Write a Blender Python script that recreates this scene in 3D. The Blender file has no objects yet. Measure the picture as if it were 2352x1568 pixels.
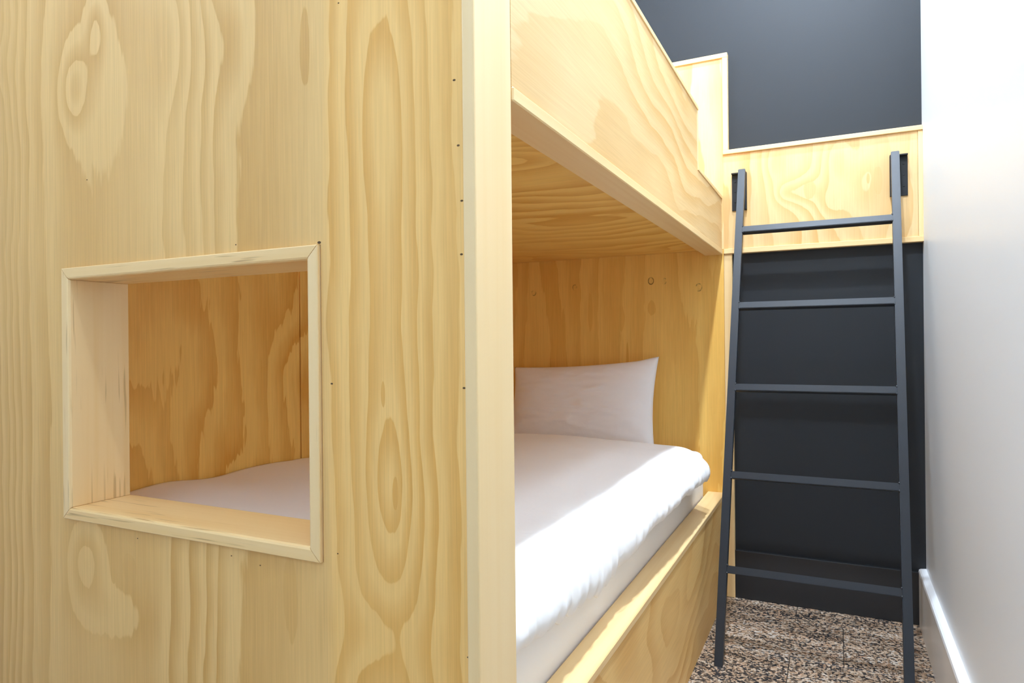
import bpy, bmesh, math, random
from mathutils import Vector, Matrix, noise as mnoise

# ---------------------------------------------------------------- camera, world, lights, exposure
S = 1.06                                    # camera height in metres; scene numbers below are in units of it
scene = bpy.context.scene
C = scene.collection
def W(x, y, z):                             # scene units (origin at the lens) -> metres, floor at z = 0
    return Vector((x * S, y * S, (z + 1.0) * S))

F_PX = 1532.28
yaw, pitch, roll = 0.453229, 0.000544, -0.009926
fw = Vector((-math.sin(yaw) * math.cos(pitch), math.cos(yaw) * math.cos(pitch), math.sin(pitch)))
rt = Vector((math.cos(yaw), math.sin(yaw), 0)); up = rt.cross(fw)
rt, up = math.cos(roll) * rt + math.sin(roll) * up, -math.sin(roll) * rt + math.cos(roll) * up
cd = bpy.data.cameras.new('camera'); cam = bpy.data.objects.new('camera', cd); C.objects.link(cam)
cd.sensor_width = 36.0; cd.lens = 36.0 * F_PX / 2352.0; cd.clip_start = 0.02
m = Matrix.Identity(4)
for i in range(3):
    m[i][0], m[i][1], m[i][2] = rt[i], up[i], -fw[i]
m.translation = W(0, 0, 0)
cam.matrix_world = m
scene.camera = cam

world = bpy.data.worlds.new('world'); scene.world = world; world.use_nodes = True
world.node_tree.nodes['Background'].inputs[0].default_value = (0.75, 0.85, 1.0, 1)
world.node_tree.nodes['Background'].inputs[1].default_value = 0.3

CEIL = 2.45                                 # ceiling height in scene units
LAMPS = [  # x, y, watts   (recessed ceiling downlights)
    (-0.100, 2.20, 44.0),
    (-0.100, 1.15, 64.0),
    (-0.100, 0.10, 14.5),
    (-1.02, -0.75, 1.0),
    (-0.25, -1.35, 3.5),
    (-1.02, -1.9, 2.0),
]
vs = scene.view_settings
vs.view_transform = 'Standard'; vs.look = 'None'; vs.gamma = 1.0; vs.use_curve_mapping = False
vs.exposure = 0.47
scene.cycles.max_bounces = 14; scene.cycles.diffuse_bounces = 10

# ---------------------------------------------------------------- node helpers
class X:
    """a shader socket with arithmetic"""
    def __init__(s, nt, sock): s.nt, s.s = nt, sock
    def _m(s, op, *a, clamp=False):
        n = s.nt.nodes.new('ShaderNodeMath'); n.operation = op; n.use_clamp = clamp
        for i, v in enumerate((s,) + a):
            if isinstance(v, X): s.nt.links.new(v.s, n.inputs[i])
            else: n.inputs[i].default_value = v
        return X(s.nt, n.outputs[0])
    def __add__(s, o): return s._m('ADD', o)
    __radd__ = __add__
    def __sub__(s, o): return s._m('SUBTRACT', o)
    def __mul__(s, o): return s._m('MULTIPLY', o)
    __rmul__ = __mul__
    def __truediv__(s, o): return s._m('DIVIDE', o)
    def fract(s): return s._m('FRACT')
    def abs(s): return s._m('ABSOLUTE')
    def clamp(s): return s._m('ADD', 0.0, clamp=True)
    def exp(s): return s._m('EXPONENT')
    def sin(s): return s._m('SINE')
    def gt(s, v): return s._m('GREATER_THAN', v)
    def sqrt(s): return s._m('SQRT')

def new_mat(name):
    mt = bpy.data.materials.new(name); mt.use_nodes = True
    return mt, mt.node_tree, mt.node_tree.nodes['Principled BSDF']

def comb(nt, x, y, z=0.0):
    n = nt.nodes.new('ShaderNodeCombineXYZ')
    for i, v in enumerate((x, y, z)):
        if isinstance(v, X): nt.links.new(v.s, n.inputs[i])
        else: n.inputs[i].default_value = v
    return n.outputs[0]

def nz(nt, vec, scale=1.0, detail=2.0, rough=0.5, dist=0.0):
    n = nt.nodes.new('ShaderNodeTexNoise')
    n.inputs['Scale'].default_value = scale; n.inputs['Detail'].default_value = detail
    n.inputs['Roughness'].default_value = rough; n.inputs['Distortion'].default_value = dist
    nt.links.new(vec, n.inputs['Vector'])
    return X(nt, n.outputs[0])

def ramp(nt, fac, stops, interp='LINEAR'):
    n = nt.nodes.new('ShaderNodeValToRGB'); n.color_ramp.interpolation = interp
    el = n.color_ramp.elements
    while len(el) < len(stops): el.new(0.5)
    for e, (p, c) in zip(el, stops):
        e.position = p
        e.color = (c, c, c, 1) if not isinstance(c, tuple) else (*c, 1)
    nt.links.new(fac.s, n.inputs[0])
    return X(nt, n.outputs[0])

def mix(nt, fac, a, b, mode='MIX'):
    n = nt.nodes.new('ShaderNodeMix'); n.data_type = 'RGBA'; n.blend_type = mode
    for k, v in ((0, fac), (6, a), (7, b)):
        if isinstance(v, X): nt.links.new(v.s, n.inputs[k])
        elif isinstance(v, tuple): n.inputs[k].default_value = (*v, 1)
        else: n.inputs[k].default_value = v
    return X(nt, n.outputs[2])

def obj_coord(nt):
    tc = nt.nodes.new('ShaderNodeTexCoord'); sp = nt.nodes.new('ShaderNodeSeparateXYZ')
    nt.links.new(tc.outputs['Object'], sp.inputs[0])
    return {'X': X(nt, sp.outputs[0]), 'Y': X(nt, sp.outputs[1]), 'Z': X(nt, sp.outputs[2])}

LIGHT = (0.858, 0.561, 0.213); DARK = (0.675, 0.349, 0.089)

def pine(name, ua, va, slope=12.0, amp=5.0, ku=2.2, kv=0.55, seed=0.0, curve=None, feats=(), warp=0.03,
         light=LIGHT, dark=DARK, contrast=0.8, rough=0.42, jag=0.16, wob=0.0, warm=None, rings=(), extra=()):
    """rotary-cut pine veneer: contour bands of a smooth field stretched along the grain"""
    mt, nt, bs = new_mat(name)
    co = obj_coord(nt); u, v = co[ua], co[va]
    wv = nz(nt, comb(nt, u * 5.0, v * 2.6, seed + 3.1), 1.0, 2.0)
    uu = u + (wv - 0.5) * (warp * 2)
    if wob: uu = uu + (nz(nt, comb(nt, u * 5.0, v * 4.2, seed + 13.0), 1.0, 2.0, 0.5) - 0.5) * (wob * 2)
    if curve:
        lo, hi, fl, fh = curve[0][0], curve[-1][0], min(c[1] for c in curve), max(c[1] for c in curve)
        n = nt.nodes.new('ShaderNodeFloatCurve'); cm = n.mapping; cv = cm.curves[0]
        P = [((a - lo) / (hi - lo), (b - fl) / (fh - fl)) for a, b in curve]
        cv.points[0].location = P[0]; cv.points[1].location = P[-1]
        for q in P[1:-1]: cv.points.new(*q)
        for q in cv.points: q.handle_type = 'AUTO_CLAMPED'
        cm.update()
        nt.links.new(((uu - lo) / (hi - lo)).s, n.inputs['Value'])
        F = X(nt, n.outputs[0]) * (fh - fl) + fl
    else:
        F = uu * slope
    F = F + (nz(nt, comb(nt, u * ku, v * kv, seed), 1.0, 1.5, 0.45) - 0.5) * amp
    for (fu, fv, su, sv, a) in feats:
        du = (u - fu) / su; dv = (v - fv) / sv
        F = F + ((du * du + dv * dv) * -1.0).exp() * a
    F = F + (nz(nt, comb(nt, u * 70.0, v * 9.0, seed + 7.7), 1.0, 2.0) - 0.5) * jag
    band = ramp(nt, F.fract(), [(0.0, 0.04), (0.28, 0.05), (0.52, 0.48), (0.88, 0.95), (0.955, 1.0), (0.985, 0.2), (1.0, 0.04)])
    lvl = ramp(nt, nz(nt, comb(nt, u * 3.0, v * 1.3, seed + 21.0), 1.0, 2.0), [(0.32, 0.35), (0.62, 1.0)])
    fac = band * lvl * (contrast * 1.25)
    for (fu, fv, su, sv, a) in extra:                  # isolated dark lenses of latewood
        du = (u - fu) / su; dv = (v - fv) / sv
        r2 = du * du + dv * dv + (nz(nt, comb(nt, u * 60.0, v * 14.0, seed + 9.0), 1.0, 2.0) - 0.5) * 1.1
        fac = fac._m('MAXIMUM', ramp(nt, r2, [(0.0, a), (0.75, a), (0.95, 0.0)]))
    col = mix(nt, fac.clamp(), light, dark)
    big = nz(nt, comb(nt, u * 1.6, v * 0.8, seed + 40.0), 1.0, 2.0)
    col = mix(nt, ramp(nt, big, [(0.35, 0.0), (0.7, 0.34)]), col, tuple(a * 0.6 + b * 0.4 for a, b in zip(light, dark)))
    if warm:
        w = ramp(nt, (u - warm[0]) / warm[1] + (wv - 0.5) * 0.6 + 0.5, [(0.2, 0.0), (0.8, 1.0)])
        col = mix(nt, w * 0.8, col, mix(nt, fac.clamp(), (0.90, 0.555, 0.185), (0.775, 0.41, 0.098)))
    st = nz(nt, comb(nt, u * 330.0, v * 6.0, seed + 50.0), 1.0, 2.0, 0.6)
    col = mix(nt, 1.0, col, ramp(nt, st, [(0.25, (0.90, 0.885, 0.86)), (0.7, (1.03, 1.03, 1.03))]), 'MULTIPLY')
    for (fu, fv, r, dk) in rings:                      # plugged knots: broken dark ring
        du = (u - fu) / r; dv = (v - fv) / (r * 1.25)
        d = (du * du + dv * dv).sqrt()
        msk = ramp(nt, d, [(0.0, 0.12), (0.60, 0.10), (0.84, 1.0), (1.02, 0.0)])
        brk = ramp(nt, nz(nt, comb(nt, u * 60.0, v * 60.0, seed), 1.0, 1.0), [(0.38, 0.0), (0.6, 1.0)])
        col = mix(nt, msk * brk * dk, col, (0.094, 0.044, 0.009))
    nt.links.new(col.s, bs.inputs['Base Color'])
    rv = nz(nt, comb(nt, u * 40.0, v * 4.0, seed), 1.0, 2.0)
    nt.links.new((rv * 0.14 + (rough - 0.07)).s, bs.inputs['Roughness']); bs.inputs['Specular IOR Level'].default_value = 0.3
    bp = nt.nodes.new('ShaderNodeBump'); bp.inputs['Strength'].default_value = 0.06; bp.inputs['Distance'].default_value = 0.002
    nt.links.new((st * 0.5 + band * 0.5).s, bp.inputs['Height']); nt.links.new(bp.outputs[0], bs.inputs['Normal'])
    return mt

def timber(name, va, light=(0.853, 0.621, 0.317), dark=(0.761, 0.474, 0.177), amt=0.5, freq=70.0, seed=0.0, fleck=0.0, rough=0.38):
    """straight-grained clear pine; va is the axis along the grain"""
    mt, nt, bs = new_mat(name)
    co = obj_coord(nt); ax = [a for a in 'XYZ' if a != va]
    p = comb(nt, co[ax[0]] * freq, co[ax[1]] * freq, co[va] * (freq * 0.022) + seed)
    a = nz(nt, p, 1.0, 3.0, 0.55); b = nz(nt, comb(nt, co[ax[0]] * 9.0, co[ax[1]] * 9.0, co[va] * 1.1 + seed), 1.0, 2.0)
    col = mix(nt, ramp(nt, a, [(0.42, 0.0), (0.78, 1.0)]) * amt, light, dark)
    col = mix(nt, ramp(nt, b, [(0.35, 0.0), (0.8, 0.45)]), col, dark)
    if fleck:
        p2 = comb(nt, co[ax[0]] * 160.0, co[ax[1]] * 160.0, co[va] * 7.0 + seed + 5)
        f = ramp(nt, nz(nt, p2, 1.0, 1.0), [(0.63, 0.0), (0.70, 1.0)])
        g = ramp(nt, nz(nt, comb(nt, co[ax[0]] * 14, co[ax[1]] * 14, co[va] * 5 + seed), 1.0, 1.0), [(0.42, 0.0), (0.6, 1.0)])
        col = mix(nt, f * g * fleck, col, (0.312, 0.147, 0.033))
    nt.links.new(col.s, bs.inputs['Base Color']); bs.inputs['Roughness'].default_value = rough
    return mt

def plain(name, col, rough=0.5, spec=0.5, metal=0.0, bump=None, vary=0.0, coat=0.0):
    mt, nt, bs = new_mat(name)
    bs.inputs['Base Color'].default_value = (*col, 1); bs.inputs['Roughness'].default_value = rough
    bs.inputs['Specular IOR Level'].default_value = spec; bs.inputs['Metallic'].default_value = metal
    bs.inputs['Coat Weight'].default_value = coat
    co = obj_coord(nt); vec = comb(nt, co['X'], co['Y'], co['Z'])
    if vary:
        n = nz(nt, vec, 4.0, 3.0)
        nt.links.new(mix(nt, ramp(nt, n, [(0.3, 0.0), (0.7, 1.0)]) * vary, col, tuple(c * 0.82 for c in col)).s, bs.inputs['Base Color'])
    if bump:
        n = nz(nt, vec, bump[0], 2.0)
        bp = nt.nodes.new('ShaderNodeBump'); bp.inputs['Strength'].default_value = bump[1]; bp.inputs['Distance'].default_value = 0.001
        nt.links.new(n.s, bp.inputs['Height']); nt.links.new(bp.outputs[0], bs.inputs['Normal'])
    return mt

# ---------------------------------------------------------------- object helpers
def tag(o, label=None, cat=None, group=None, kind=None):
    if label: o['label'] = label
    if cat: o['category'] = cat
    if group: o['group'] = group
    if kind: o['kind'] = kind
    return o
def empty(name, loc):
    o = bpy.data.objects.new(name, None); C.objects.link(o); o.location = loc; o.empty_display_size = 0.1
    return o
def link(name, me, mat, parent=None, smooth=False):
    o = bpy.data.objects.new(name, me); C.objects.link(o)
    if mat and not me.materials: me.materials.append(mat)
    if parent:
        o.parent = parent
        o.matrix_parent_inverse = Matrix.Translation(parent.location).inverted() if parent.type == 'EMPTY' else Matrix.Identity(4)
    if smooth:
        for p in me.polygons: p.use_smooth = True
    return o
def to_mesh(name, bm):
    bmesh.ops.recalc_face_normals(bm, faces=bm.faces)
    me = bpy.data.meshes.new(name); bm.to_mesh(me); bm.free(); return me
def bm_box(bm, a, b):
    vs = [bm.verts.new((x, y, z)) for x in (a[0], b[0]) for y in (a[1], b[1]) for z in (a[2], b[2])]
    for f in ((0, 1, 3, 2), (4, 6, 7, 5), (0, 4, 5, 1), (2, 3, 7, 6), (0, 2, 6, 4), (1, 5, 7, 3)):
        bm.faces.new([vs[i] for i in f])
    return vs
def box(name, x0, x1, y0, y1, z0, z1, mat, parent=None, bev=0.0012, seg=1):
    """box in scene units"""
    bm = bmesh.new(); bm_box(bm, W(x0, y0, z0), W(x1, y1, z1))
    if bev: bmesh.ops.bevel(bm, geom=bm.edges[:], offset=bev, segments=seg, affect='EDGES', profile=0.5)
    return link(name, to_mesh(name, bm), mat, parent)
def prism(name, pts, axis, a, b, mat, parent=None, bev=0.0):
    """polygon (scene units, in the two other axes) pushed along an axis"""
    bm = bmesh.new(); lo, hi = [], []
    for (p, q) in pts:
        for L, t in ((lo, a), (hi, b)):
            c = {'X': (t, p, q), 'Y': (p, t, q), 'Z': (p, q, t)}[axis]
            L.append(bm.verts.new(W(*c)))
    bm.faces.new(lo); bm.faces.new(hi[::-1])
    for i in range(len(lo)):
        j = (i + 1) % len(lo); bm.faces.new((lo[i], hi[i], hi[j], lo[j]))
    bmesh.ops.recalc_face_normals(bm, faces=bm.faces)
    if bev: bmesh.ops.bevel(bm, geom=bm.edges[:], offset=bev, segments=1, affect='EDGES')
    return link(name, to_mesh(name, bm), mat, parent)
def struct(o):
    o['kind'] = 'structure'; return o

# ---------------------------------------------------------------- main planes (scene units)
XR, XL = 0.273, -1.53          # right wall, left wall
YB, YR = 2.722, -2.9           # black end wall, rear wall
PLY = 2.70                     # face of the plywood on the end wall
XF = -0.40                     # bunk front
YE = 0.725                     # bunk end panel, outer face
YI = 0.827                     # bunk end panel, inner face
XS = -1.42                     # long side panel

M = {}
M['white_paint'] = plain('white_paint', (0.825, 0.875, 0.918), 0.36, 0.4, bump=(220.0, 0.05))
M['ceiling_paint'] = plain('ceiling_paint', (0.82, 0.82, 0.81), 0.7, 0.3)
M['trim_paint'] = plain('trim_paint', (0.83, 0.835, 0.84), 0.28, 0.5)
M['black_paint'] = plain('black_paint', (0.012, 0.0145, 0.018), 0.55, 0.42, bump=(160.0, 0.10))
M['black_gloss'] = plain('black_gloss', (0.021, 0.022, 0.024), 0.27, 0.5)
M['grout'] = plain('grout', (0.05, 0.042, 0.036), 0.9, 0.1)
M['ladder_steel'] = plain('ladder_steel', (0.014, 0.017, 0.0225), 0.42, 0.5, bump=(700.0, 0.06))
M['bracket_steel'] = plain('bracket_steel', (0.012, 0.013, 0.014), 0.55, 0.4, vary=0.6)
M['screw_steel'] = plain('screw_steel', (0.35, 0.35, 0.36), 0.35, 0.5, 1.0)
M['nail'] = plain('nail_dark', (0.11, 0.065, 0.03), 0.7, 0.2)
M['lamp_ring'] = plain('lamp_ring', (0.8, 0.8, 0.8), 0.35, 0.5)

# ---------------------------------------------------------------- floor of granite tiles
def granite():
    mt, nt, bs = new_mat('granite')
    geo = nt.nodes.new('ShaderNodeNewGeometry'); sp = nt.nodes.new('ShaderNodeSeparateXYZ'); nt.links.new(geo.outputs['Position'], sp.inputs[0])
    x, y = X(nt, sp.outputs[0]), X(nt, sp.outputs[1])
    oi = nt.nodes.new('ShaderNodeObjectInfo'); rnd = X(nt, oi.outputs['Random'])
    base = comb(nt, x, y, rnd * 7.0)
    vo = nt.nodes.new('ShaderNodeTexVoronoi'); vo.inputs['Scale'].default_value = 165.0
    vo.inputs['Randomness'].default_value = 1.0
    nt.links.new(base, vo.inputs['Vector'])
    sc = nt.nodes.new('ShaderNodeSeparateColor'); nt.links.new(vo.outputs['Color'], sc.inputs[0])
    cell = X(nt, sc.outputs[0])
    flow = nz(nt, comb(nt, x * 2.0, y * 14.0, rnd * 3.0), 1.0, 4.0, 0.6, 0.6)
    med = nz(nt, base, 60.0, 3.0, 0.6)
    t = cell * 0.62 + med * 0.5 + (flow - 0.5) * 0.75 - 0.06
    col = ramp(nt, t, [(0.18, (0.018, 0.017, 0.018)), (0.34, (0.045, 0.04, 0.037)), (0.44, (0.19, 0.125, 0.078)),
                       (0.57, (0.38, 0.25, 0.155)), (0.72, (0.45, 0.345, 0.245)), (0.88, (0.52, 0.47, 0.41))])
    pk = ramp(nt, nz(nt, base, 32.0, 2.0), [(0.5, 0.0), (0.68, 0.55)])
    col = mix(nt, pk, col, (0.46, 0.235, 0.13), 'MIX') if False else mix(nt, pk * 0.5, col, mix(nt, 1.0, col, (1.15, 0.78, 0.58), 'MULTIPLY'))
    nt.links.new(col.s, bs.inputs['Base Color']); bs.inputs['Roughness'].default_value = 0.42
    return mt
M['granite'] = granite()
floor = struct(box('floor', XL - 0.04, XR + 0.04, YR - 0.04, YB + 0.04, -1.05, -1.004, M['grout'], bev=0))
rows_y = 2.265; TW, TL = 0.2885, 0.577; g = 0.0011
k = 1
tile_meshes = {}
while True:
    y1 = rows_y + TW * k; y0 = y1 - TW
    if y1 < YR: break
    xs0 = 0.010 if k % 2 == 1 else -0.142
    x = xs0 - TL * 4
    while x < XR:
        a, b = max(x, XL), min(x + TL, XR); c, d = max(y0, YR), min(y1, YB)
        if b - a > 0.02 and d - c > 0.02:
            key = (round(b - a, 3), round(d - c, 3))
            if key not in tile_meshes:
                bm = bmesh.new(); w, h = (b - a) * S / 2 - g * S, (d - c) * S / 2 - g * S
                bm_box(bm, (-w, -h, -0.0045), (w, h, 0.0))
                bmesh.ops.bevel(bm, geom=[e for e in bm.edges if all(v.co.z > -0.001 for v in e.verts)], offset=0.0008, segments=1, affect='EDGES')
                tile_meshes[key] = to_mesh('tile', bm)
            o = link('tile', tile_meshes[key], M['granite'])
            o.location = W((a + b) / 2, (c + d) / 2, -1); o.parent = floor
        x += TL
    k -= 1
    if k == 0: pass
# the cut row against the end wall
for (a, b) in ((XL, -0.719), (-0.719, -0.142), (-0.142, XR)):
    bm = bmesh.new(); w, h = (b - a) * S / 2 - g * S, (YB - (rows_y + TW)) * S / 2 - g * S
    bm_box(bm, (-w, -h, -0.0045), (w, h, 0.0))
    o = link('tile', to_mesh('tile', bm), M['granite']); o.location = W((a + b) / 2, (YB + rows_y + TW) / 2, -1); o.parent = floor

# ---------------------------------------------------------------- walls and ceiling
struct(box('wall_right', XR, XR + 0.1, YR - 0.1, YB + 0.1, -1.0, CEIL, M['white_paint'], bev=0))
struct(box('wall_left', XL - 0.1, XL, YR - 0.1, YB + 0.1, -1.0, CEIL, M['white_paint'], bev=0))
struct(box('wall_rear', XL, XR, YR - 0.1, YR, -1.0, CEIL, M['white_paint'], bev=0))
struct(box('wall_back', XL, XR, YB, YB + 0.1, -1.0, CEIL, M['black_paint'], bev=0))
struct(box('ceiling', XL - 0.1, XR + 0.1, YR - 0.1, YB + 0.1, CEIL, CEIL + 0.05, M['ceiling_paint'], bev=0))
bb = prism('baseboard_right', [(XR, -1.0), (XR - 0.024, -1.0), (XR - 0.024, -0.818), (XR - 0.022, -0.811), (XR - 0.017, -0.808), (XR, -0.806)],
           'Y', YR, YB - 0.0, M['trim_paint'])
struct(bb)
struct(box('baseboard_back', -0.363, XR - 0.024, 2.703, YB, -1.0, -0.816, M['black_gloss'], bev=0.002, seg=2))

# ---------------------------------------------------------------- bunk materials
def PX(px): return (-1.452 + 0.000749 * px) / (1 + 0.00052 * px)
def FP(px, py):                         # photo pixel on the end panel -> metres (x, z)
    x = PX(px); d = 0.6518 - 0.4379 * x
    return x * S, ((784 - py) / 1532.0 * d - (px - 1176) * 0.0099 / 1532 * d + 1) * S
def ft(px, py, su, sv, a):
    x, z = FP(px, py); return (x, z, su, sv, a)
cv = [(-60, -3.0), (0, 0.0), (130, 5.3), (210, 5.75), (330, 5.55), (400, 4.4), (460, 3.0), (540, 0.95), (640, 0.55), (745, 0.1), (800, -0.9), (880, -1.5), (930, -1.1), (1000, 0.15), (1080, 1.4)]
cv = [(PX(a) * S, b) for a, b in cv]
M['ply_end'] = pine('plywood_end', 'X', 'Z', curve=cv, amp=1.0, ku=2.0, kv=0.9, seed=1.3, light=(0.797, 0.507, 0.191), dark=(0.62, 0.337, 0.088), warp=0.014, wob=0.018, contrast=0.90, jag=0.26,
    feats=[ft(175, 200, 0.045, 0.075, 1.7), ft(225, 75, 0.028, 0.06, 1.2), ft(250, 190, 0.10, 0.15, 0.5),
           ft(190, 1290, 0.05, 0.065, 1.6), ft(230, 1400, 0.12, 0.05, 0.6), ft(530, 90, 0.05, 0.10, 0.8), ft(400, 100, 0.06, 0.12, 1.2),
           ft(885, 240, 0.045, 0.14, -1.3), ft(890, 560, 0.04, 0.16, -0.9), ft(900, 1050, 0.05, 0.20, -1.4), ft(890, 1120, 0.03, 0.08, -0.9),
           ft(850, 1450, 0.08, 0.06, 1.0), ft(0, 150, 0.05, 0.06, 0.9)],
    extra=[ft(705, 105, 0.011, 0.062, 0.95), ft(290, 1305, 0.022, 0.030, 0.8), ft(255, 1318, 0.009, 0.018, 0.8),
           ft(905, 1135, 0.006, 0.028, 1.0), ft(878, 905, 0.004, 0.02, 1.0), ft(660, 1370, 0.016, 0.075, 0.7)],
    warm=(PX(752) * S, 0.035))
M['ply_rail'] = pine('plywood_rail', 'Z', 'Y', slope=9.0, amp=6.5, ku=2.4, kv=1.1, seed=5.2, wob=0.03, warp=0.03, contrast=0.85, light=(0.766, 0.536, 0.264), dark=(0.639, 0.375, 0.127))
M['ply_base'] = pine('plywood_base', 'Z', 'Y', slope=7.0, amp=7.0, ku=2.8, kv=1.6, seed=9.1, wob=0.03, warp=0.04, contrast=0.75)
M['ply_soffit'] = pine('plywood_soffit', 'Y', 'X', light=(0.9, 0.574, 0.152), dark=(0.7, 0.337, 0.049), slope=9.0, amp=8.0, ku=2.2, kv=1.3, seed=12.7, wob=0.02, warp=0.06, contrast=0.9,
    feats=[(1.22, -0.62, 0.10, 0.16, 3.2)])
M['ply_head'] = pine('plywood_headboard', 'X', 'Z', light=(0.9, 0.574, 0.152), dark=(0.7, 0.337, 0.049), slope=7.0, amp=6.0, ku=4.5, kv=0.42, seed=15.5, warp=0.012, wob=0.012, contrast=0.62, jag=0.45,
    extra=[(-1.0, 1.19, 0.012, 0.10, 0.6), (-0.86, 1.16, 0.02, 0.07, 0.5), (-0.83, 0.98, 0.006, 0.08, 0.8), (-1.13, 1.10, 0.012, 0.12, 0.6), (-0.72, 1.20, 0.02, 0.035, 0.55), (-0.62, 1.05, 0.01, 0.10, 0.35)],
    rings=[(-0.681 * S, 1.243 * S, 0.014, 1.0), (-0.627 * S, 1.240 * S, 0.012, 0.8), (-0.49 * S, 1.208 * S, 0.015, 0.8), (-1.012 * S, 1.231 * S, 0.012, 0.7), (-1.205 * S, 1.217 * S, 0.013, 0.8)])
M['ply_tall'] = pine('plywood_tall', 'X', 'Z', slope=6.0, amp=4.0, ku=2.0, kv=1.0, seed=18.1, contrast=0.5, light=(0.771, 0.56, 0.288))
M['ply_side'] = pine('plywood_side', 'Y', 'Z', light=(0.9, 0.574, 0.152), dark=(0.7, 0.337, 0.049), slope=6.5, amp=9.0, ku=2.0, kv=1.25, seed=22.4, warp=0.05, wob=0.05, contrast=0.95, jag=0.6)
M['ply_board'] = pine('plywood_board', 'X', 'Z', slope=13.0, amp=3.4, ku=3.2, kv=2.0, seed=26.9, wob=0.02, warp=0.03, contrast=0.8,
    light=(0.771, 0.546, 0.275), dark=(0.629, 0.355, 0.116),
    feats=[(-0.205 * S, 1.67 * S, 0.05, 0.09, 1.6), (-0.11 * S, 1.545 * S, 0.07, 0.06, 1.9), (-0.17 * S, 1.55 * S, 0.04, 0.04, 1.2), (0.0, 1.65 * S, 0.05, 0.10, 1.5), (-0.02, 1.49 * S, 0.05, 0.06, 1.1), (0.10, 1.55 * S, 0.05, 0.10, 1.1)],
    extra=[(-0.085 * S, 1.55 * S, 0.024, 0.042, 0.55), (0.105 * S, 1.57 * S, 0.006, 0.022, 0.8), (0.135 * S, 1.56 * S, 0.016, 0.06, 0.6)])
for ax in 'XYZ': M['timber_' + ax] = timber('clear_pine_' + ax.lower(), ax, seed=ord(ax) * 1.7)
M['post'] = timber('corner_pine', 'Z', light=(0.853, 0.636, 0.346), dark=(0.792, 0.522, 0.214), amt=0.35, freq=55.0, seed=4.4)
M['ledge'] = timber('ledge_pine', 'Y', light=(0.842, 0.607, 0.305), dark=(0.71, 0.427, 0.157), amt=0.7, freq=50.0, seed=8.4)
M['frame_h'] = timber('frame_pine_h', 'X', light=(0.853, 0.597, 0.284), dark=(0.751, 0.45, 0.148), amt=0.45, freq=60.0, seed=2.4, fleck=0.7)
M['frame_v'] = timber('frame_pine_v', 'Z', light=(0.853, 0.617, 0.317), dark=(0.761, 0.474, 0.172), amt=0.45, freq=60.0, seed=6.1, fleck=0.45)

# ---------------------------------------------------------------- bunk bed
bunk = empty('bunk_bed', W(XF, YE, -1))
tag(bunk, 'built-in pine plywood bunk bed with square window in its end panel', 'bunk bed')
ZT = 1.114
HX0, HX1, HZ0, HZ1 = -1.246, -0.652, -0.307, 0.139          # window cut-out

def sheet_with_hole(name, y0, y1, x0, x1, z0, z1, mat):
    bm = bmesh.new(); L = []
    for y in (y0, y1):
        o = [bm.verts.new(W(x, y, z)) for x, z in ((x0, z0), (x1, z0), (x1, z1), (x0, z1))]
        h = [bm.verts.new(W(x, y, z)) for x, z in ((HX0, HZ0), (HX1 + 0.0016, HZ0), (HX1 + 0.0016, HZ1), (HX0, HZ1))]
        for i in range(4):
            j = (i + 1) % 4; bm.faces.new((o[i], o[j], h[j], h[i]))
        L.append((o, h))
    for q in (0, 1):
        for i in range(4):
            j = (i + 1) % 4; bm.faces.new((L[0][q][i], L[0][q][j], L[1][q][j], L[1][q][i]))
    return link(name, to_mesh(name, bm), mat, bunk)
end_panel = sheet_with_hole('end_panel', YE, YE + 0.017, XL, XF - 0.0185, -1.0, ZT, M['ply_end'])
tag(end_panel, 'wide pine plywood sheet with square cut-out')
sheet_with_hole('end_panel_lining', YI - 0.014, YI, XS, XF - 0.0185, -1.0, ZT, M['ply_head'])
cap = box('corner_trim', XF - 0.018, XF, YE - 0.003, YI + 0.0, -1.0, ZT, M['post'], bunk, bev=0.0025, seg=2)
box('end_panel_cap', XL, XF - 0.0185, YE, YI, ZT, ZT + 0.017, M['timber_X'], bunk)

# window boards, mitred at the corners, proud of the panel
def window_board(i, mat):
    T = 0.0205; y0, y1 = YE - 0.0055, YI + 0.004
    o = [(HX0, HZ0), (HX1, HZ0), (HX1, HZ1), (HX0, HZ1)]
    n = [(HX0 + T, HZ0 + T), (HX1 - T, HZ0 + T), (HX1 - T, HZ1 - T), (HX0 + T, HZ1 - T)]
    j = (i + 1) % 4
    e = 0.0006                                         # hairline at the mitres
    for L in (o, n):
        if i % 2 == 0: L[i], L[j] = (L[i][0] + (e if i == 0 else -e), L[i][1]), (L[j][0] - (e if i == 0 else -e), L[j][1])
        else: L[i], L[j] = (L[i][0], L[i][1] + (e if i == 1 else -e)), (L[j][0], L[j][1] - (e if i == 1 else -e))
    c = 0.0045
    def lerp(a, b, t): return (a[0] + (b[0] - a[0]) * t, a[1] + (b[1] - a[1]) * t)
    bm = bmesh.new()
    prof = [(0.0, y1), (1.0, y1), (1.0, y0 + c), (0.92, y0 + 0.0012), (0.80, y0), (0.06, y0), (0.0, y0 + 0.001)]
    A = [bm.verts.new(W(*[(q[0], y, q[1]) for q in [lerp(o[i], n[i], t)]][0])) for t, y in prof]
    B = [bm.verts.new(W(*[(q[0], y, q[1]) for q in [lerp(o[j], n[j], t)]][0])) for t, y in prof]
    bm.faces.new(A); bm.faces.new(B[::-1])
    for k in range(len(prof)):
        l = (k + 1) % len(prof); bm.faces.new((A[k], B[k], B[l], A[l]))
    ob = link('window_board', to_mesh('window_board', bm), mat, bunk)
    return ob
for i in range(4): window_board(i, M['frame_h'] if i % 2 == 0 else M['frame_v'])

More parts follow.
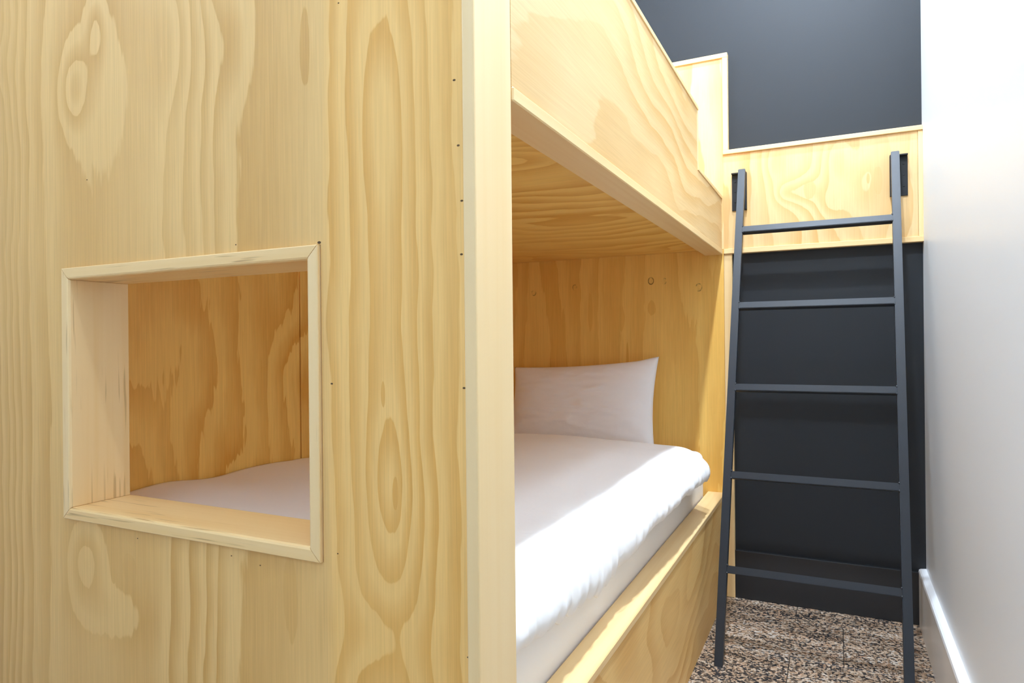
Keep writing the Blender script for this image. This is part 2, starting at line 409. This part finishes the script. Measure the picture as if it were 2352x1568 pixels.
# front rail of the upper bunk, stepped down where one climbs in
YS = 2.205; ZR, ZL, ZB = 0.745, 0.549, 0.352
rail = prism('rail_panel', [(YI, ZB), (PLY, ZB), (PLY, ZL), (YS, ZL), (YS, ZR), (YI, ZR)], 'X', XF - 0.019, XF, M['ply_rail'], bunk)
box('rail_bottom_trim', XF - 0.066, XF + 0.003, YI, PLY, 0.332, ZB, M['timber_Y'], bunk, bev=0.002)
box('rail_top_trim', XF - 0.024, XF + 0.003, YI, YS + 0.0115, ZR, ZR + 0.0125, M['timber_Y'], bunk)
box('rail_step_trim', XF - 0.024, XF + 0.001, YS, YS + 0.0115, ZL + 0.0125, ZR, M['timber_Z'], bunk)
box('rail_low_trim', XF - 0.024, XF + 0.003, YS, PLY, ZL, ZL + 0.0125, M['timber_Y'], bunk)
tag(box('upper_bunk_underside', XS, XF - 0.019, YI, PLY, ZB, ZB + 0.016, M['ply_soffit'], bunk, bev=0), 'plywood underside of the upper bunk with swirling grain')
# lower base
box('base_front', XF - 0.018, XF, YI, PLY, -1.0, -0.613, M['ply_base'], bunk)
box('base_ledge', XF - 0.063, XF + 0.002, YI, PLY, -0.613, -0.596, M['ledge'], bunk, bev=0.0018)
box('mattress_platform', XS, XF - 0.019, YI, PLY, -0.665, -0.65, M['ply_head'], bunk, bev=0)
# long side panels with an open joint
SJ = 1.492
box('side_panel', XS - 0.016, XS, YI, SJ - 0.0022, -0.65, ZB, M['ply_side'], bunk, bev=0.0008)
box('side_panel', XS - 0.016, XS, SJ + 0.0022, PLY, -0.65, ZB, M['ply_side'], bunk, bev=0.0008)
# headboard on the end wall
tag(box('headboard', XS, -0.394, PLY, YB, -1.0, 0.352, M['ply_head'], bunk, bev=0.0006), 'plywood headboard of the lower bunk')
tag(box('upper_headboard', XS, -0.3925, PLY, YB, 0.353, 1.096, M['ply_tall'], bunk, bev=0.0006), 'tall pale plywood headboard of the upper bunk')
TF = PLY - 0.007
box('headboard_top_trim', XS, -0.373, TF, YB, 1.096, 1.114, M['timber_X'], bunk)
box('headboard_side_trim', -0.392, -0.373, TF, YB, 0.7355, 1.0955, M['timber_Z'], bunk)
box('headboard_foot_trim', -0.3935, -0.363, PLY - 0.0005, YB, -1.0, 0.3325, M['timber_Z'], bunk)
# nail marks along the end panel
def nail(px, py, r=0.0017):
    x, z = FP(px, py)
    bm = bmesh.new(); mat = Matrix.Translation((x, YE * S - 0.0001, z)) @ Matrix.Rotation(math.pi / 2, 4, 'X') @ Matrix.Diagonal((1.3, 0.8, 1, 1))
    bmesh.ops.create_cone(bm, cap_ends=True, segments=8, radius1=r, radius2=r, depth=0.0006, matrix=mat)
    link('nail_mark', to_mesh('nail_mark', bm), M['nail'], bunk)
for q in ((1050, 183), (1058, 333), (1065, 460), (1063, 583), (1066, 890), (1070, 1508), (760, 880)): nail(*q)
for q in ((542, 561), (310, 1235), (591, 1297), (525, 1275), (202, 412), (770, 1270), (784, 6)): nail(*q, r=0.0011)
nail(734, 556, 0.0026)

# ---------------------------------------------------------------- plywood board across the end of the aisle
wb = empty('wall_board', W(-0.06, YB, 0.333)); tag(wb, 'framed plywood board with wavy grain fixed across the black wall behind ladder', 'wall panel')
box('board_sheet', -0.3925, 0.258, PLY, YB, 0.3525, 0.7185, M['ply_board'], wb, bev=0.0006)
box('top_trim', -0.3925, XR, TF - 0.002, YB, 0.719, 0.7352, M['timber_X'], wb)
box('side_trim', 0.2585, XR, PLY - 0.003, YB, 0.3525, 0.7185, M['timber_Z'], wb)
box('bottom_trim', -0.3925, XR, TF, YB, 0.333, 0.352, M['timber_X'], wb)

# ---------------------------------------------------------------- ladder
y0l, y1l, hl = 2.106, 2.66, 1.648
lad = empty('ladder', W(-0.0825, y0l, -1)); tag(lad, 'dark grey steel ladder with five rungs leaning on the plywood board', 'ladder')
kY = (y1l - y0l) / hl
kX = 0.0165 / hl
ln = math.sqrt(1 + kY * kY); back = (1 / ln, -kY / ln)      # depth direction of the ladder (y, z), away from the camera
def lp(x, s, d):      # x across at the foot, s height above floor, d depth behind the front face
    return W(x + kX * s, y0l + kY * s + back[0] * d, -1 + s + back[1] * d)
def lad_bar(name, xa, xb, sa, sb, d0, d1, cut=False):
    bm = bmesh.new(); v = []
    for x in (xa, xb):
        for s in (sa, sb):
            for d in (d0, d1):
                ss = s
                if cut and s == sa: ss = s + kY * d / ln / (1.0)   # foot cut level with the floor
                v.append(bm.verts.new(lp(x, ss, d)))
    for f in ((0, 1, 3, 2), (4, 6, 7, 5), (0, 4, 5, 1), (2, 3, 7, 6), (0, 2, 6, 4), (1, 5, 7, 3)): bm.faces.new([v[i] for i in f])
    bmesh.ops.recalc_face_normals(bm, faces=bm.faces)
    bmesh.ops.bevel(bm, geom=bm.edges[:], offset=0.0018, segments=2, affect='EDGES')
    return link(name, to_mesh(name, bm), M['ladder_steel'], lad)
XA, XB, TH, DP = -0.3485, 0.1835, 0.0255, 0.030
def stile(x0, x1):
    o = lad_bar('stile', x0, x1, 0.0, hl, 0.0, DP)
    # level the foot on the floor
    for v in o.data.vertices:
        if v.co.z < 0.02 * S: v.co.z = max(v.co.z, 0.0) if v.co.z > 0.004 else 0.0005
    return o
stile(XA, XA + TH); stile(XB - TH, XB)
def weld(x, s, d):
    bm = bmesh.new(); bmesh.ops.create_icosphere(bm, subdivisions=1, radius=0.0042)
    for v in bm.verts: v.co = Vector((v.co.x * 1.1, v.co.y * 1.0, v.co.z * 1.3)) + lp(x, s, d)
    return to_mesh('weld', bm)
for s in (0.284, 0.567, 0.850, 1.134, 1.418):
    r = lad_bar('rung', XA + TH - 0.0005, XB - TH + 0.0005, s - 0.0225, s, 0.001, DP - 0.002)
    for x in (XA + TH, XB - TH):
        for dd, ds in ((0.004, 0.0), (0.003, -0.0225)):
            w_ = link('weld', weld(x, s + ds, dd), M['ladder_steel']); w_.parent = r; w_.matrix_parent_inverse = Matrix.Identity(4)
            for p in w_.data.polygons: p.use_smooth = True

# steel hook brackets on the board, one outside each stile
def bracket(xo, sgn, label):
    # angle: plate on the board and a lip towards the room
    e = empty('ladder_bracket', W(xo, PLY, 0.497)); tag(e, label, 'bracket', 'ladder brackets')
    xi = xo + sgn * 0.055
    box('plate', min(xo, xi), max(xo, xi), PLY - 0.005, PLY, 0.497, 0.640, M['bracket_steel'], e, bev=0.0008)
    box('top_lip', min(xo, xi), max(xo, xi), PLY - 0.022, PLY - 0.005, 0.635, 0.640, M['bracket_steel'], e, bev=0.0008)
    fx = xo + sgn * 0.050
    box('side_flange', min(fx, xi), max(fx, xi), PLY - 0.022, PLY - 0.005, 0.497, 0.635, M['bracket_steel'], e, bev=0.0008)
    for z in (0.53, 0.57, 0.607):
        bm = bmesh.new(); c = W(xo + sgn * 0.012, PLY - 0.0056, z)
        bmesh.ops.create_cone(bm, cap_ends=True, segments=12, radius1=0.0035, radius2=0.0022, depth=0.0016, matrix=Matrix.Translation(c) @ Matrix.Rotation(math.pi / 2, 4, 'X'))
        link('screw', to_mesh('screw', bm), M['bracket_steel'], e)
bracket(-0.360, 1, 'black steel ladder bracket on the board, next to the bunk rail')
bracket(0.227, -1, 'black steel ladder bracket on the board, next to the white wall')

# ---------------------------------------------------------------- bedding
def fabric(name, col, scale=1.0):
    mt, nt, bs = new_mat(name)
    bs.inputs['Base Color'].default_value = (*col, 1); bs.inputs['Roughness'].default_value = 0.85
    bs.inputs['Specular IOR Level'].default_value = 0.2; bs.inputs['Sheen Weight'].default_value = 0.12
    co = obj_coord(nt); vec = comb(nt, co['X'], co['Y'], co['Z'])
    n = nz(nt, comb(nt, co['X'] * 9.0, co['Y'] * 5.0, co['Z'] * 7.0), 1.0, 4.0, 0.55, 0.8)
    n2 = nz(nt, vec, 900.0, 1.0)
    bp = nt.nodes.new('ShaderNodeBump'); bp.inputs['Strength'].default_value = 0.35; bp.inputs['Distance'].default_value = 0.012 * scale
    nt.links.new((n + n2 * 0.01).s, bp.inputs['Height']); nt.links.new(bp.outputs[0], bs.inputs['Normal'])
    return mt
M['duvet'] = fabric('white_cotton', (0.90, 0.875, 0.85)); M['sheet'] = fabric('sheet_cotton', (0.89, 0.865, 0.84), 0.6)
M['pillowcase'] = fabric('pillow_cotton', (0.90, 0.87, 0.86), 0.7)

def rounded_slab(name, x0, x1, y0, y1, z0, z1, r, mat):
    bm = bmesh.new(); bm_box(bm, W(x0, y0, z0), W(x1, y1, z1))
    ve = [e for e in bm.edges if abs(e.verts[0].co.z - e.verts[1].co.z) > 0.01]
    bmesh.ops.bevel(bm, geom=ve, offset=r * 1.3, segments=6, affect='EDGES', profile=0.5)
    he = [e for e in bm.edges if abs(e.verts[0].co.z - e.verts[1].co.z) < 1e-4 and len(e.link_faces) == 2 and abs(e.link_faces[0].normal.dot(e.link_faces[1].normal)) < 0.3]
    bmesh.ops.bevel(bm, geom=he, offset=r * 0.6, segments=5, affect='EDGES', profile=0.5)
    return link(name, to_mesh(name, bm), mat, smooth=True)
mat_ob = rounded_slab('mattress', -1.414, -0.467, 0.835, 2.672, -0.65, -0.432, 0.045, M['sheet'])
tag(mat_ob, 'white-sheeted mattress on the lower bunk under the duvet', 'mattress')

def pn(x, y, z, s=1.0): return mnoise.noise(Vector((x * s, y * s, z * s)))
def smooth(a, b, t):
    t = max(0.0, min(1.0, (t - a) / (b - a))); return t * t * (3 - 2 * t)
BOT = [(0.83, -0.462), (0.96, -0.472), (1.08, -0.484), (1.17, -0.491), (1.285, -0.507), (1.387, -0.505), (1.5, -0.490), (1.61, -0.468), (1.92, -0.457), (2.2, -0.468), (2.36, -0.483), (2.45, -0.483)]
BUL = [(0.83, -0.424), (1.2, -0.420), (1.4, -0.426), (1.58, -0.406), (1.85, -0.392), (2.35, -0.390), (2.45, -0.395)]
def interp(T, y):
    if y <= T[0][0]: return T[0][1]
    for (a, b), (c, d) in zip(T, T[1:]):
        if y <= c: return b + (d - b) * (y - a) / (c - a)
    return T[-1][1]
def duvet():
    NS, NT = 150, 420; Y0, Y1 = 0.836, 2.405
    verts, faces = [], []
    for j in range(NT + 1):
        ty = j / NT; yb = Y0 + (Y1 - Y0) * ty
        y = yb
        zb = interp(BOT, y) + 0.008 * pn(y * 16, 2.0, 0) + 0.012 * pn(y * 38, 7.0, 0) * (1.0 - 0.7 * smooth(1.1, 1.5, y))
        # the far end rolls down behind, the near end rolls down at the foot
        far = smooth(Y1 - 0.11, Y1, y); near = 1 - smooth(Y0, Y0 + 0.05, y)
        pull = 0.02 * smooth(Y1 - 0.06, Y1, y)
        for i in range(NS + 1):
            s = i / NS
            ztop = -0.353 + 0.008 * pn(y * 3.1, s * 3, 4.0) + 0.030 * (1 - smooth(0.0, 0.35, s)) * (1 - smooth(1.0, 1.9, y))
            ztop += 0.004 * pn(y * 9 + s * 3, s * 8, 9.0) + 0.012 * max(0, pn(y * 2.2, s * 2.5, 21.0)) + 0.012 * (1 - smooth(0.0, 0.12, s)) * pn(y * 5.5, 1.0, 3.0)
            XA_, XC = -1.416, -0.535                     # flat part, then the rolled edge
            bulge = interp(BUL, y) + 0.004 * pn(y * 9, 0, 11.0) - pull
            if s < 0.52:
                t = s / 0.52; x = XA_ + (XC - XA_) * t; z = ztop - 0.006 * smooth(0.8, 1.0, t)
            elif s < 0.86:
                t = (s - 0.52) / 0.34; th = t * math.pi / 2
                zm = ztop - 0.006 - (ztop - zb) * 0.72
                x = XC + (bulge - XC) * math.sin(th) ** 0.95; z = ztop - 0.006 + (zm - ztop + 0.006) * (1 - math.cos(th))
            elif s < 0.955:
                t = (s - 0.86) / 0.095
                zm = ztop - 0.006 - (ztop - zb) * 0.72
                x = bulge - 0.012 * t * t; z = zm + (zb - zm) * t
            else:
                t = (s - 0.955) / 0.045
                x = bulge - 0.012 - 0.026 * t; z = zb + 0.016 * t * t
            # creases fanning out from the hem
            cw = smooth(0.60, 0.90, s) * (1 - smooth(0.97, 1.0, s))
            a = pn(y * 34 + s * 3, s * 2.0, 5.0) + 0.55 * pn(y * 72, s * 3, 8.0)
            str_ = 0.0085 * (0.55 + 0.8 * max(0, pn(y * 3.3, 0, 31.0) + 0.25))
            x += a * cw * str_; z += a * cw * str_ * 0.35
            # rolled ends
            z = z - far * far * (z - (-0.43)) * 0.9 * (1 if z > -0.43 else 0.0) - near * near * 0.012 * (1 if s < 0.6 else 0)
            yy = y
            if far > 0 and s > 0.6: x -= 0.03 * far * far
            verts.append(W(x, yy, z))
    for j in range(NT):
        for i in range(NS):
            a = j * (NS + 1) + i; faces.append((a, a + 1, a + NS + 2, a + NS + 1))
    # underside: close the two ends with a flange resting on the mattress
    me = bpy.data.meshes.new('duvet'); me.from_pydata(verts, [], faces); me.update()
    o = link('duvet', me, M['duvet'], smooth=True)
    return o
dv = duvet(); tag(dv, 'white cotton duvet spread over the lower bunk mattress', 'duvet')
sm = dv.modifiers.new('thick', 'SOLIDIFY'); sm.thickness = 0.006; sm.offset = -1

def pillow():
    N, K = 72, 48; Wd, Ht, T = 0.632, 0.352, 0.125
    verts, faces = [], []
    for side in (1, -1):
        for j in range(K + 1):
            for i in range(N + 1):
                a = i / N * 2 - 1; b = j / K * 2 - 1
                px = a * Wd / 2 * (1 - 0.045 * (1 - b * b) * (abs(a) ** 2)); pz = b * Ht / 2 * (1 - 0.07 * (1 - a * a) * (abs(b) ** 2))
                bp_ = max(0.0, b); pz += bp_ * (-0.036 * (1 - a) / 2 + 0.005 * (1 + a) / 2) + 0.007 * bp_ ** 3 * smooth(0.7, 1.0, a)
                ea = (1 - abs(a) ** 3.0); eb = (1 - abs(b) ** 2.6)
                th = T / 2 * (max(0, ea) ** 0.55) * (max(0, eb) ** 0.55)
                th *= 1 - 0.12 * b
                edge = 1 - min(ea, eb)
                wr = 0.006 * pn(a * 5, b * 9, side * 3.0) + 0.006 * edge * pn(a * 16, b * 16, side)
                verts.append(Vector((px, -side * (th + wr * (th / T * 2)), pz)))
    n1 = (N + 1) * (K + 1)
    for sd in (0, 1):
        for j in range(K):
            for i in range(N):
                a = sd * n1 + j * (N + 1) + i; f = (a, a + 1, a + N + 2, a + N + 1); faces.append(f if sd == 0 else f[::-1])
    R = Matrix.Rotation(math.radians(-14), 4, 'X') @ Matrix.Rotation(math.radians(0.0), 4, 'Y')
    vs_ = []
    for v in verts:
        q = R @ v; vs_.append(W(-0.952 + q.x, 2.592 + q.y, -0.247 + q.z))
    me = bpy.data.meshes.new('pillow'); me.from_pydata(vs_, [], faces); me.update()
    bm = bmesh.new(); bm.from_mesh(me); bmesh.ops.remove_doubles(bm, verts=bm.verts, dist=0.0004); bmesh.ops.recalc_face_normals(bm, faces=bm.faces); bm.to_mesh(me); bm.free()
    return link('pillow', me, M['pillowcase'], smooth=True)
pl = pillow(); tag(pl, 'white plump pillow leaning on the plywood headboard', 'pillow')

# ---------------------------------------------------------------- ceiling downlights
def emis(name, strength):
    mt, nt, bs = new_mat(name)
    bs.inputs['Base Color'].default_value = (0.9, 0.9, 0.9, 1)
    bs.inputs['Emission Color'].default_value = (1, 0.97, 0.94, 1); bs.inputs['Emission Strength'].default_value = strength
    return mt
M['lens'] = emis('lamp_lens', 8.0)
places = ['over the aisle, close to the black wall', 'over the aisle, beside the middle of the bunk', 'over the aisle mouth, past the bunk end',
          'before the bunk end panel, near the left wall', 'in the rear room, near the right wall', 'in the rear room, near the left wall']
for (x, y, w), pc in zip(LAMPS, places):
    e = empty('downlight', W(x, y, CEIL)); tag(e, 'round white recessed downlight ' + pc, 'downlight', 'ceiling downlights')
    bm = bmesh.new(); c = W(x, y, CEIL); prof = [(0.050, -0.001), (0.052, -0.006), (0.066, -0.005), (0.068, -0.0005)]
    rings = [[bm.verts.new((c.x + r * math.cos(t * math.tau / 40), c.y + r * math.sin(t * math.tau / 40), c.z + dz)) for t in range(40)] for r, dz in prof]
    for A, B in zip(rings, rings[1:]):
        for t in range(40): bm.faces.new((A[t], A[(t + 1) % 40], B[(t + 1) % 40], B[t]))
    link('ring', to_mesh('ring', bm), M['lamp_ring'], e, smooth=True)
    bm = bmesh.new(); bmesh.ops.create_cone(bm, cap_ends=True, segments=40, radius1=0.050, radius2=0.050, depth=0.002, matrix=Matrix.Translation((c.x, c.y, c.z - 0.0015)))
    link('lens', to_mesh('lens', bm), M['lens'], e)
    ld = bpy.data.lights.new('downlight_lamp', 'AREA'); ld.shape = 'DISK'; ld.size = 0.095; ld.energy = w; ld.color = (0.72, 0.845, 1.0)
    lo = bpy.data.objects.new('downlight_lamp', ld); C.objects.link(lo); lo.location = (c.x, c.y, c.z - 0.008)
